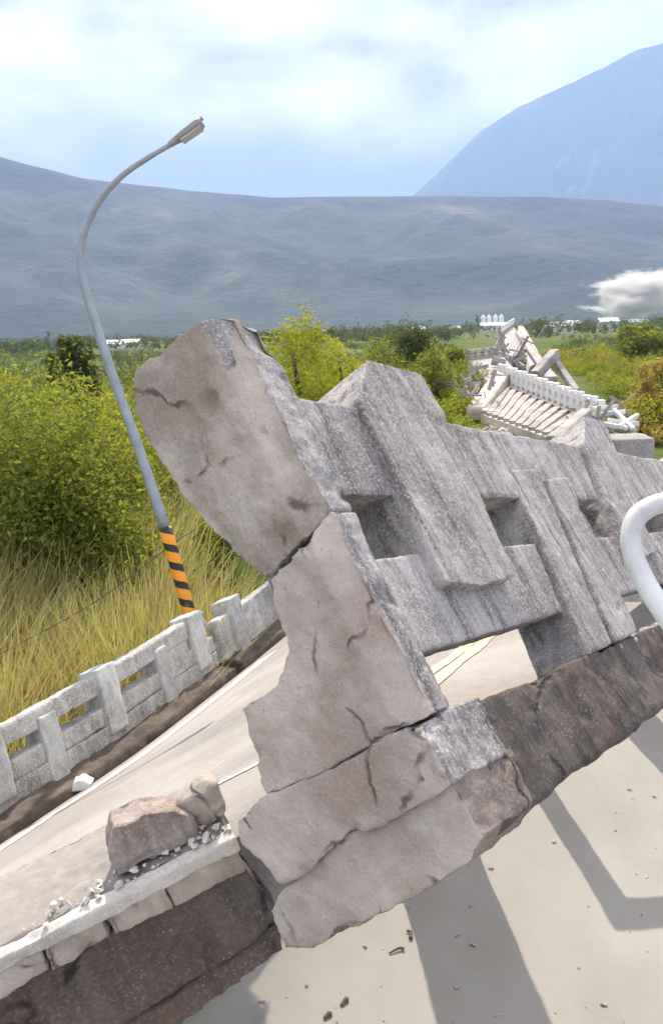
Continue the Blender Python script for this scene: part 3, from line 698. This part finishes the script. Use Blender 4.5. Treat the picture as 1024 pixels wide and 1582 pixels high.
def span(nm, c, th, nb, label, hgt=1.0, rail_m='white', deck_m='cream', a0=0.0, a1=1.0):
    """c: far-left, far-right, near-right, near-left deck corners; railing on the far edge"""
    c = [P(*q) for q in c]
    o = empty(nm, Matrix.Translation((c[0] + c[2]) / 2)); tag(o, label, 'collapsed span')
    dk, n = slab('deck_slab', c, th, M[deck_m]); under(dk, o)
    A, B = c[0], c[1]; d = (B - A).normalized(); inw = (c[3] - A).normalized()
    under(beam('kerb', A + inw * .25 + n * .1, B + inw * .25 + n * .1, .5, .22, M['far_grey'], None, n), o)
    for z, w in ((0.42 * hgt, .16), (0.98 * hgt, .30)):
        under(beam('rail', A.lerp(B, a0) + n * z, A.lerp(B, a1) + n * z, .26, w * hgt, M[rail_m], None, n), o)
    for i in range(nb):
        q = A.lerp(B, a0 + (a1 - a0) * i / (nb - 1))
        p_ = beam('baluster', q + n * .12, q + n * (1.22 + .06 * (i % 2)) * hgt, .34, .34, M[rail_m], None, d); under(p_, o)
    if nb > 15:
        for i in range(13):  # grey ribs stand in for the baluster shadow stripes on the deck
            k = (i + .5) / 13; a_, b_ = A.lerp(B, k), c[3].lerp(c[2], k)
            under(beam('shadow_rib', a_.lerp(b_, .10) + n * .09, a_.lerp(b_, .97) + n * .09, .34, .18, M['far_grey'], None, n), o)
    # girders below
    for k in (0.12, 0.5, 0.88):
        under(beam('girder', A.lerp(c[3], k) - n * (th + .45), B.lerp(c[2], k) - n * (th + .45), .5, .9, M['far_grey'], None, n), o)
    return o, n
span('collapsed_span', [(772, 592, 60), (925, 655, 47), (868, 684, 41), (742, 640, 50)], 0.5, 19, 'tipped bridge deck with bright white balustrade beyond the big parapet', 1.05)
span('collapsed_span', [(722, 556, 84), (776, 549, 92), (800, 577, 74), (752, 588, 66)], 0.6, 6, 'flat grey deck piece just left above the white balustrade', 0.8, 'far_grey', 'far_grey')
span('collapsed_span', [(774, 516, 150), (792, 502, 190), (812, 540, 118), (784, 556, 98)], 0.8, 7, 'steep far deck piece rising towards the white silos', 1.2, 'white', 'far_grey')
span('collapsed_span', [(800, 503, 190), (806, 500, 210), (838, 556, 96), (818, 566, 84)], 0.8, 9, 'narrow twisted deck strip right of the steep far piece', 1.2, 'far_grey', 'cream')
def bm_thing(nm, a, b, w, h, m, label, cat):
    o = rough(nm, beam_geo(a, b, w, h), max(w, h) / 7, max(w, h) * .05, M[m], None, None, None, 150); tag(o, label, cat); return o
def beam_geo(a, b, w, h):
    a, b = Vector(a), Vector(b); d = (b - a).normalized(); up = Vector((0, 0, 1)); s = d.cross(up).normalized(); u_ = s.cross(d)
    return [tuple(q + s * i * w / 2 + u_ * j * h / 2) for q in (a, b) for i, j in ((-1, -1), (1, -1), (1, 1), (-1, 1))], [[0, 1, 2, 3], [7, 6, 5, 4], [0, 4, 5, 1], [1, 5, 6, 2], [2, 6, 7, 3], [3, 7, 4, 0]]
bm_thing('fallen_beam', P(826, 580, 64), P(858, 545, 66), .7, .7, 'far_grey', 'dark beam sticking up right behind the white balustrade', 'beam')
bm_thing('fallen_beam', P(852, 550, 67), P(890, 606, 62), .45, .5, 'far_grey', 'thin beam sloping down to the right from the raised beam tip', 'beam')
bm_thing('fallen_beam', P(735, 640, 51), P(778, 582, 60), 1.1, .9, 'cream', 'pale slanted beam at the left end of the tipped deck', 'beam')
bm_thing('fallen_beam', P(852, 684, 40), P(905, 640, 45), .6, .6, 'far_grey', 'grey beam crossing the right end of the tipped deck', 'beam')
bm_thing('fallen_beam', P(800, 515, 150), P(852, 590, 72), .9, .9, 'far_grey', 'long dark beam falling right from the steep far piece', 'beam')
rs = random.Random(9)
labs = ['upper', 'second', 'third', 'fourth', 'fifth', 'lowest']
for i, (a, b) in enumerate([((915, 632, 46), (952, 628, 47)), ((925, 640, 46), (965, 636, 46)), ((938, 650, 45), (986, 655, 45)), ((955, 660, 44), (984, 642, 46)), ((930, 655, 45), (968, 662, 44)), ((948, 634, 46), (978, 664, 44))]):
    bm_thing('railing_piece', P(*a), P(*b), .22, .24, 'white', labs[i] + ' broken white railing piece at the right end of the balustrade', 'railing piece')
cv, cf = [], []
for i in range(260):
    px = rs.uniform(700, 790); py = 612 + (px - 745) * 0.55 + rs.gauss(6, 12); s_ = rs.uniform(.1, .5)
    if i > 190: px = rs.uniform(905, 985); py = 648 + rs.gauss(8, 7); s_ = rs.uniform(.08, .3)
    c_ = P(px, py, 47 + rs.uniform(-3, 2)); g_ = chunk_geo(s_, s_, s_ * .6, 10, rs); b0 = len(cv)
    c_.z = max(float(ground_h(np.array([c_.x]), np.array([c_.y]))[0]) + s_ * .2, min(c_.z, 1.0))
    cv += [c_ + Vector(p) for p in g_[0]]; cf += [[q + b0 for q in f_] for f_ in g_[1]]
tag(mesh_py('rubble', cv, cf, M['far_grey']), 'heap of grey rubble around the tipped deck', 'rubble', kind='stuff')

wv_, wf_ = [], []
for i in range(120):
    if i < 46: a = (rs.gauss(792, 20), rs.gauss(556, 14), rs.uniform(72, 105))
    elif i < 85: a = (rs.gauss(738, 18), rs.gauss(600, 20), rs.uniform(50, 62))
    else: a = (rs.gauss(930, 28), rs.gauss(640, 10), rs.uniform(45, 50))
    A = P(*a); ln0 = rs.uniform(.6, 2.6) * a[2] / 90; dr_ = Vector((rs.gauss(0, 1), rs.gauss(0, .6), rs.gauss(.2, .8))).normalized()
    w = rs.uniform(.06, .28) * a[2] / 80; g_ = beam_geo(A, A + dr_ * ln0, w, w * rs.uniform(.6, 1.6)); b0 = len(wv_)
    wv_ += g_[0]; wf_ += [[q + b0 for q in f_] for f_ in g_[1]]
tag(mesh_py('wreckage', wv_, wf_, M['far_grey']), 'tangle of broken bars and slab splinters on the collapsed spans', 'wreckage', kind='stuff')

cv, cf = [], []
rp = random.Random(13)
for i in range(170):
    q = gpoint(rp.uniform(380, 1090), rp.uniform(1080, 1640)); s_ = rp.choice([.015, .02, .03, .03, .05, .08]); g_ = chunk_geo(s_, s_, s_ * .6, 8, rp); b0 = len(cv)
    z_ = float(ground_h(np.array([q.x]), np.array([q.y]))[0])
    if z_ > -5: continue
    cv += [Vector((q.x, q.y, z_ + s_ * .25)) + Vector(p) for p in g_[0]]; cf += [[k_ + b0 for k_ in f_] for f_ in g_[1]]
tag(mesh_py('pebbles', cv, cf, M['far_grey']), 'grey pebbles and concrete crumbs strewn over the silt', 'pebbles', kind='stuff')
# driftwood on the silt
for i, (a, b, w, lab) in enumerate([((601, 1475), (624, 1468), .05, 'small curled dark stick on the silt under the broken footing'), ((628, 1440), (634, 1452), .06, 'tiny dark twig on the silt nearest the broken footing'),
                                    ((527, 1556), (534, 1548), .09, 'dark lump of debris on the silt near the bottom edge'), ((501, 1576), (508, 1570), .09, 'dark scrap on the silt at the bottom edge')]):
    A, B = gpoint(*a), gpoint(*b); mid = (A + B) / 2 + Vector((0.05, 0.06, .05))
    gv, gf = tube_geo(spline([A + Vector((0, 0, .03)), mid, B + Vector((0, 0, .03))], 4), [w * (0.6 + 0.1 * k) * .5 for k in range(9)], 7)
    tag(mesh_py('driftwood', gv, gf, M['stick'], smooth=True), lab, 'driftwood')

# ------------------------------------------------------------------ vegetation
rng = np.random.default_rng(4)
def leaves(cent, size, aspect=0.42, droop=0.3):
    n = len(cent)
    a = rng.normal(size=(n, 3)); a[:, 2] = a[:, 2] * .7 - droop * .4; a /= np.linalg.norm(a, axis=1, keepdims=True)
    b = rng.normal(size=(n, 3)); b -= a * (a * b).sum(1, keepdims=True); b /= np.linalg.norm(b, axis=1, keepdims=True)
    s = (np.asarray(size) * rng.uniform(.6, 1.3, n))[:, None]
    c = np.cross(a, b)
    v = np.stack([cent - a * s * .5, cent + b * s * aspect * .5 + c * s * .07, cent + a * s * .5, cent - b * s * aspect * .5 + c * s * .07], 1).reshape(-1, 3)
    f = np.arange(n * 4).reshape(-1, 4)
    return v, f
def blob_points(c, r, n, shell=0.55):
    """leaf positions clumped into small tufts inside an ellipsoid"""
    nt_ = max(4, n // 26)
    d = rng.normal(size=(nt_, 3)); d[:, 2] = np.where(d[:, 2] < -0.25, -d[:, 2] * .6, d[:, 2]); d /= np.linalg.norm(d, axis=1, keepdims=True)
    rad = rng.uniform(shell, 1.06, (nt_, 1)) * (1 + 0.20 * vnoise(d, 2.3, int(rng.integers(1e6)))[:, None])
    tuft = d * rad * np.array(r)
    k = rng.integers(0, nt_, n)
    return np.array(c) + tuft[k] + rng.normal(size=(n, 3)) * np.array(r).mean() * 0.13
def veg(name, blobs, per, size, m, label, cat, kind=None, group=None, parent=None):
    pts, sz = [], []
    for c, r in blobs:
        n = int(per); pts.append(blob_points(c, r, n)); sz.append(np.full(n, size))
    v, f = leaves(np.concatenate(pts), np.concatenate(sz))
    o = mesh_np(name, v, f, m, parent)
    tag(o, label, cat, group, kind); return o
def gz(x, y): return float(ground_h(np.array([x]), np.array([y]))[0])
def wedge(px, z, dz=0.0):
    p = P(px, 700, z); return p.x, p.y
B_a, B_b, B_d = [], [], []
for i in range(360):
    dep = 15.5 + 50 * rng.random() ** 1.5; px = rng.uniform(-120, 440)
    x, y = wedge(px, dep)
    if (x + 3) * -0.9 + (y - 8) * 0.43 < 4.2 or (x > -4.2 and y < 29): continue
    h = rng.uniform(1.2, 2.5) * (1 + 0.25 * math.sin(x * .7 + y * .31)); w = rng.uniform(.7, 1.4)
    (B_a if rng.random() < .68 else B_b).append(((x, y, gz(x, y) + h * .55), (w, w, h)))
for i in range(46):
    dep = rng.uniform(13.5, 24); px = rng.uniform(250, 450); x, y = wedge(px, dep); d_ = (x + 3) * -0.9 + (y - 8) * 0.43
    if d_ < 4.0 or x > -2.4: continue
    h = rng.uniform(.45, .8); (B_a if rng.random() < .6 else B_b).append(((x, y, gz(x, y) + h * .3), (rng.uniform(.6, 1.0), rng.uniform(.6, 1.0), h)))
veg('thicket', B_a, 1700, 0.135, M['leaf_a'], 'dense green thicket covering the bank left of the bridge', 'thicket', 'stuff')
veg('thicket', B_b, 1500, 0.13, M['leaf_b'], 'yellow-green scrub mixed through the left thicket', 'thicket', 'stuff')
B_m, B_n = [], []
for i in range(560):
    dep = 30 + 70 * rng.random(); px = rng.uniform(400, 735)
    x, y = wedge(px, dep); h = rng.uniform(1.2, 2.7); w = rng.uniform(.9, 2.0)
    if px > 640 and dep < 62: h *= .6
    (B_m if rng.random() < .75 else B_n).append(((x, y, gz(x, y) + h * .5), (w, w, h)))
for i in range(420):
    dep = 46 + 110 * rng.random() ** 1.3; px = rng.uniform(840, 1120)
    if px < 1000 - (dep - 46) * 2.2 + 20: continue
    x, y = wedge(px, dep); h = rng.uniform(.9, 2.2); w = rng.uniform(.9, 2.2)
    (B_m if rng.random() < .55 else B_n if rng.random() < .6 else B_d).append(((x, y, gz(x, y) + h * .5), (w, w, h)))
veg('scrub', B_m, 700, 0.22, M['leaf_a'], 'green scrub on the plain behind the parapet and collapsed spans', 'scrub', 'stuff')
veg('scrub', B_n, 700, 0.22, M['leaf_b'], 'bright yellow-green scrub on the plain behind the parapet', 'scrub', 'stuff')
for i in range(40):
    dep = 44 + 20 * rng.random(); px = rng.uniform(985, 1080); x, y = wedge(px, dep); h = rng.uniform(.5, 1.1)
    B_d.append(((x, y, gz(x, y) + h * .5), (1, 1, h)))
veg('dry_scrub', B_d, 380, 0.28, M['leaf_d'], 'dry brown and yellow scrub at the right edge beyond the balustrade', 'scrub', 'stuff')

# reed grass just behind the far parapet
nb = 46000
px = rng.uniform(-140, 470, nb); dep = 9.0 + 17 * rng.random(nb) ** 1.5
X0 = np.array([wedge(a, b) for a, b in zip(px, dep)])
dd = (X0[:, 0] + 3) * -0.9 + (X0[:, 1] - 8) * 0.43
keep = (dd > 1.5) & (dd < 17) & (X0[:, 0] < -1.2) & ~((X0[:, 0] > -3.2) & (X0[:, 1] > 14.5)); X0 = X0[keep]; dd = dd[keep]; nb = len(X0)
# clump the stems
cl_ = X0[rng.integers(0, nb, nb // 14)]
X0 = cl_[rng.integers(0, len(cl_), nb)] + rng.normal(size=(nb, 2)) * .16
base = np.column_stack([X0, np.maximum(ground_h(X0[:, 0], X0[:, 1]), -1.5)])
hh = rng.uniform(1.0, 2.3, nb) * (1 + .2 * vnoise(np.column_stack([X0, 0 * X0[:, 0]]), .8, 8)) + np.clip(1.1 - base[:, 2], 0, 2.4)
an = rng.uniform(0, 6.283, nb); ln_ = np.column_stack([np.cos(an), np.sin(an), 0 * an]); bend = rng.uniform(.08, .55, nb)
sd = np.column_stack([-np.sin(an), np.cos(an), 0 * an]); sd = np.where(rng.random((nb, 1)) < .5, sd, np.array([[1., 0, 0]]))
vv = []
for k, q in enumerate((0, .4, .75, 1.0)):
    c_ = base + np.column_stack([0 * hh, 0 * hh, hh * (q - .18 * bend * q * q)]) + ln_ * (bend * hh * q ** 2.2)[:, None]
    w_ = (0.012, .012, .008, .0015)[k] * rng.uniform(.8, 1.6, nb)[:, None]
    vv += [c_ - sd * w_, c_ + sd * w_]
V = np.stack(vv, 1).reshape(-1, 3); i0 = (np.arange(nb) * 8)[:, None]
Fq = np.concatenate([i0 + np.array([[0, 1, 3, 2]]), i0 + np.array([[2, 3, 5, 4]]), i0 + np.array([[4, 5, 7, 6]])])
tag(mesh_np('reed_grass', V, Fq, M['grass']), 'tall golden reed grass behind the far parapet', 'grass', kind='stuff')

# single trees and shrubs that stand out
def tree(name, px, py_top, dep, wid, m, label, cat, n=2600, size=.24, nblob=7, trunk=True):
    x, y = wedge(px, dep); top = P(px, py_top, dep).z; g_ = gz(x, y); hgt = top - g_
    o = empty(name, Matrix.Translation((x, y, g_))); tag(o, label, cat)
    bl = []
    for i in range(nblob):
        k = rng.uniform(.25, .92); w = wid * .5 * (1.05 - .55 * abs(k - .5)) * rng.uniform(.5, .75)
        a_ = rng.uniform(0, 6.283); off = wid * .28 * rng.random() * (1.2 - k * .6)
        bl.append(((x + off * math.cos(a_), y + off * math.sin(a_), g_ + hgt * k * .93), (w, w, min(hgt * .26, w * 1.5))))
    cr_ = veg('crown', bl, n // nblob, size, m, None, None); under(cr_, o)
    sp2 = [Vector((x, y, g_ - .2)), Vector((x + .05 * wid, y, g_ + hgt * .4)), Vector((x - .03 * wid, y, g_ + hgt * .85))]
    gv, gf = tube_geo(sp2, [wid * .05, wid * .035, wid * .01], 7)
    for b_ in bl[:4]:
        b0 = len(gv); c0 = sp2[0].lerp(sp2[2], .45); a2, f2 = tube_geo([c0, c0.lerp(Vector(b_[0]), .6), Vector(b_[0])], [wid * .022, wid * .016, wid * .006], 5)
        gv += a2; gf += [[q + b0 for q in f_] for f_ in f2]
    under(mesh_py('trunk', gv, gf, M['bark'], smooth=True), o)
    return o
tree('shrub', 462, 484, 34, 4.6, M['leaf_b'], 'bright yellow-green bushy tree right behind the broken end post', 'tree', 9000, .17, 20)
tree('shrub', 532, 520, 38, 3.4, M['leaf_b'], 'smaller bright bush just right of the yellow-green tree', 'bush', 5200, .18, 14)
tree('tree', 590, 528, 52, 4.4, M['leaf_a'], 'green bushy tree above the second tall parapet post', 'tree', 5200, .22, 14)
tree('tree', 672, 540, 58, 4.0, M['leaf_a'], 'low green tree between the dark round tree and the collapsed spans', 'tree', 4200, .24, 12)
tree('tree', 132, 514, 40, 2.6, M['leaf_c'], 'dark green tree left of the lamp pole', 'tree', 5200, .22, 12)
tree('tree', 97, 512, 44, 1.2, M['leaf_c'], 'slender dark tree just left of the dark green tree', 'tree', 1600, .24)
tree('tree', 232, 514, 58, 3.0, M['leaf_a'], 'green tree between the lamp pole and the broken end post', 'tree', 3000, .26)
tree('tree', 640, 511, 85, 6.5, M['leaf_c'], 'dark round tree on the plain between the posts and the collapsed spans', 'tree', 5200, .30, 14)
tree('tree', 700, 530, 80, 2.6, M['leaf_a'], 'small green tree left of the flat grey deck piece', 'tree', 1800, .34)
tree('tree', 985, 504, 120, 9, M['leaf_a'], 'broad green tree clump at right on the plain', 'tree', 4200, .5, 12)
tree('shrub', 1018, 556, 50, 3.6, M['leaf_d'], 'yellowish bush at the right edge above the tilted parapet', 'bush', 3000, .26, 9)
tree('shrub', 20, 585, 30, 3.2, M['leaf_b'], 'yellow-green bush at the left edge above the reeds', 'bush', 4200, .2, 10)

# far tree belt at the foot of the hills
TB = []
for i in range(330):
    px = rng.uniform(-80, 1100); dep = rng.choice([460, 620, 820, 1050]) + rng.uniform(-30, 30); x, y = wedge(px, dep)
    if 738 < px < 792 and dep < 950: continue
    h = rng.uniform(2.5, 6.5); w = rng.uniform(6, 16); TB.append(((x, y, h * .6), (w, w * .7, h)))
veg('tree_belt', TB, 260, 1.5, M['leaf_c'], 'dark far tree belt along the foot of the hills', 'trees', 'stuff')
TB = []
for i in range(260):
    px = rng.uniform(-80, 1100); dep = 110 + 300 * rng.random(); x, y = wedge(px, dep)
    if 690 < px < 870: continue
    h = rng.uniform(.7, 1.6); w = rng.uniform(2, 7); TB.append(((x, y, h * .5), (w, w, h)))
veg('field_bushes', TB, 320, .5, M['leaf_c'], 'low far bushes dotted over the plain', 'bushes', 'stuff')

# ------------------------------------------------------------------ village at the foot of the hills
M['roof_w'] = plain('white_metal_roof', (0.75, 0.76, 0.78), 0.06, .3, .5)
M['roof_g'] = plain('grey_tin_roof', (0.32, 0.33, 0.35), 0.15, .3, .6)
M['wall_w'] = plain('far_white_wall', (0.62, 0.60, 0.57), 0.1, .2, .85)
M['win'] = plain('dark_window', (0.05, 0.06, 0.07), 0.2, .2, .3)
def house(px, py, dep, w, h, d, rm, label):
    c_ = P(px, py, dep); c_.z = 0.0
    o = empty('house', Matrix.Translation(c_)); tag(o, label, 'house')
    a, b = w / 2, d / 2
    v = [(x, y, z) for z in (-1, h) for x, y in ((-a, -b), (a, -b), (a, b), (-a, b))]
    q = [[0, 3, 2, 1], [4, 5, 6, 7], [0, 1, 5, 4], [1, 2, 6, 5], [2, 3, 7, 6], [3, 0, 4, 7]]
    mesh_py('walls', v, q, M['wall_w'], o)
    e = .6
    rv = [(-a - e, -b - e, h), (a + e, -b - e, h), (a + e, b + e, h), (-a - e, b + e, h), (-a - e, 0, h + d * .28), (a + e, 0, h + d * .28)]
    rv += [(x, y, z + .35) for x, y, z in rv]
    mesh_py('roof', rv, [[6, 7, 11, 10], [8, 9, 10, 11], [0, 4, 5, 1], [2, 5, 4, 3], [0, 1, 7, 6], [2, 3, 9, 8], [0, 6, 10, 4], [4, 10, 9, 3], [1, 5, 11, 7], [5, 2, 8, 11]], M[rm], o)
    nwin = max(2, int(w / 5))
    for i in range(nwin):
        x = -a + w * (i + .5) / nwin
        mesh_py('window', [(x - .9, -b - .05, h * .35), (x + .9, -b - .05, h * .35), (x + .9, -b - .05, h * .75), (x - .9, -b - .05, h * .75), (x - .9, -b + .1, h * .35), (x + .9, -b + .1, h * .35), (x + .9, -b + .1, h * .75), (x - .9, -b + .1, h * .75)],
                [[0, 1, 2, 3], [4, 7, 6, 5], [0, 4, 5, 1], [1, 5, 6, 2], [2, 6, 7, 3], [3, 7, 4, 0]], M['win'], o)
house(172, 527, 520, 13, 3.2, 9, 'roof_w', 'low house with long white roof left beside the lamp pole')
house(205, 524, 560, 10, 3.6, 8, 'roof_w', 'white-roofed house right of the lamp pole')
house(640, 505, 640, 14, 5, 9, 'roof_w', 'pale house at centre on the far edge of the plain')
house(600, 508, 700, 9, 4, 7, 'roof_g', 'grey-roofed house left of the pale centre house')
house(862, 496, 560, 16, 4.5, 10, 'roof_g', 'grey-roofed house right of the white silos')
house(884, 491, 640, 9, 6, 8, 'roof_w', 'white-roofed house beside the grey roof right of the silos')
house(938, 488, 620, 13, 6.5, 9, 'roof_w', 'pale house below the dust cloud')
house(985, 489, 680, 15, 5, 9, 'roof_g', 'wide grey-roofed house at right below the dust cloud')
house(700, 500, 800, 11, 5, 8, 'roof_g', 'small grey-roofed house left of the white silos')
house(762, 500, 880, 26, 6.5, 10, 'roof_w', 'long white factory block under the silos')
for i, px in enumerate((746, 755, 765, 774)):
    c_ = P(px, 490, 890); c_.z = 0
    o = empty('silo', Matrix.Translation(c_)); tag(o, ['leftmost', 'second from left', 'third from left', 'rightmost'][i] + ' of the four white silos at the foot of the hills', 'silo', 'white silos')
    gv, gf = tube_geo([Vector((0, 0, -1)), Vector((0, 0, 15))], 2.5, 18); mesh_py('shell', gv, gf, M['white'], o)
    gv, gf = tube_geo([Vector((0, 0, 15.02)), Vector((0, 0, 17.5)), Vector((0, 0, 18.2))], [2.7, .7, .5], 18); mesh_py('cone_roof', gv, gf, M['roof_w'], o)

# ------------------------------------------------------------------ dust cloud
dz = 1300
m = bpy.data.materials.new('dust'); m.use_nodes = True; t = m.node_tree; t.nodes.clear()
pv = N(t, 'ShaderNodeVolumePrincipled'); pv.inputs['Color'].default_value = (1.0, 0.97, 0.95, 1); pv.inputs['Anisotropy'].default_value = 0.0
v = N(t, 'ShaderNodeTexCoord').outputs['Object']
ln2 = N(t, 'ShaderNodeVectorMath', operation='LENGTH'); t.links.new(v, ln2.inputs[0])
nf = noise(t, v, 1.5, 6, 0.66, dist=0.3, loc=(1.7, 0.4, 2.2))
e1 = N(t, 'ShaderNodeMath', operation='MULTIPLY_ADD'); e1.inputs[1].default_value = 3.0; e1.inputs[2].default_value = -0.85; t.links.new(nf, e1.inputs[0])
e2 = N(t, 'ShaderNodeMath', operation='SUBTRACT'); t.links.new(e1.outputs[0], e2.inputs[0]); t.links.new(ln2.outputs['Value'], e2.inputs[1])
dr = N(t, 'ShaderNodeMapRange'); dr.inputs[1].default_value = 0.0; dr.inputs[2].default_value = 0.6; dr.inputs[3].default_value = 0.0; dr.inputs[4].default_value = 0.22
t.links.new(e2.outputs[0], dr.inputs[0]); t.links.new(dr.outputs[0], pv.inputs['Density'])
mo = N(t, 'ShaderNodeOutputMaterial'); t.links.new(pv.outputs[0], mo.inputs['Volume'])
bm = bmesh.new(); bmesh.ops.create_icosphere(bm, subdivisions=3, radius=1.0)
me = bpy.data.meshes.new('dust_cloud'); bm.to_mesh(me); bm.free(); me.materials.append(m)
ds = link(bpy.data.objects.new('dust_cloud', me)); ds.location = P(992, 452, dz); ds.scale = (115, 62, 50)
tag(ds, 'white dust cloud rising at the foot of the hills at right', 'dust cloud', kind='stuff')

# ------------------------------------------------------------------ haze
ex = 16000; top = 1.0
for o in COL.objects:
    if o.type == 'MESH' and o.get('kind') == 'structure': top = max(top, max(c[2] for c in o.bound_box))
top += 30; bot = -7.5
ex = max(abs(ax[0]), ax[-1], abs(ay[0]), ay[-1]) + 200
hz = mesh_py('haze', [(x, y, z) for z in (bot, top) for x, y in ((-ex, -ex), (ex, -ex), (ex, ex), (-ex, ex))],
             [[0, 3, 2, 1], [4, 5, 6, 7], [0, 1, 5, 4], [1, 2, 6, 5], [2, 3, 7, 6], [3, 0, 4, 7]], M['line'])
m = bpy.data.materials.new('haze'); m.use_nodes = True; t = m.node_tree; t.nodes.clear()
pv = N(t, 'ShaderNodeVolumePrincipled'); pv.inputs['Color'].default_value = (0.475, 0.65, 1.0, 1); pv.inputs['Density'].default_value = 1.08e-4; pv.inputs['Anisotropy'].default_value = 0.1
mo = N(t, 'ShaderNodeOutputMaterial'); t.links.new(pv.outputs[0], mo.inputs['Volume'])
hz.data.materials.clear(); hz.data.materials.append(m)
tag(hz, 'blue haze filling the valley', 'haze', kind='stuff')
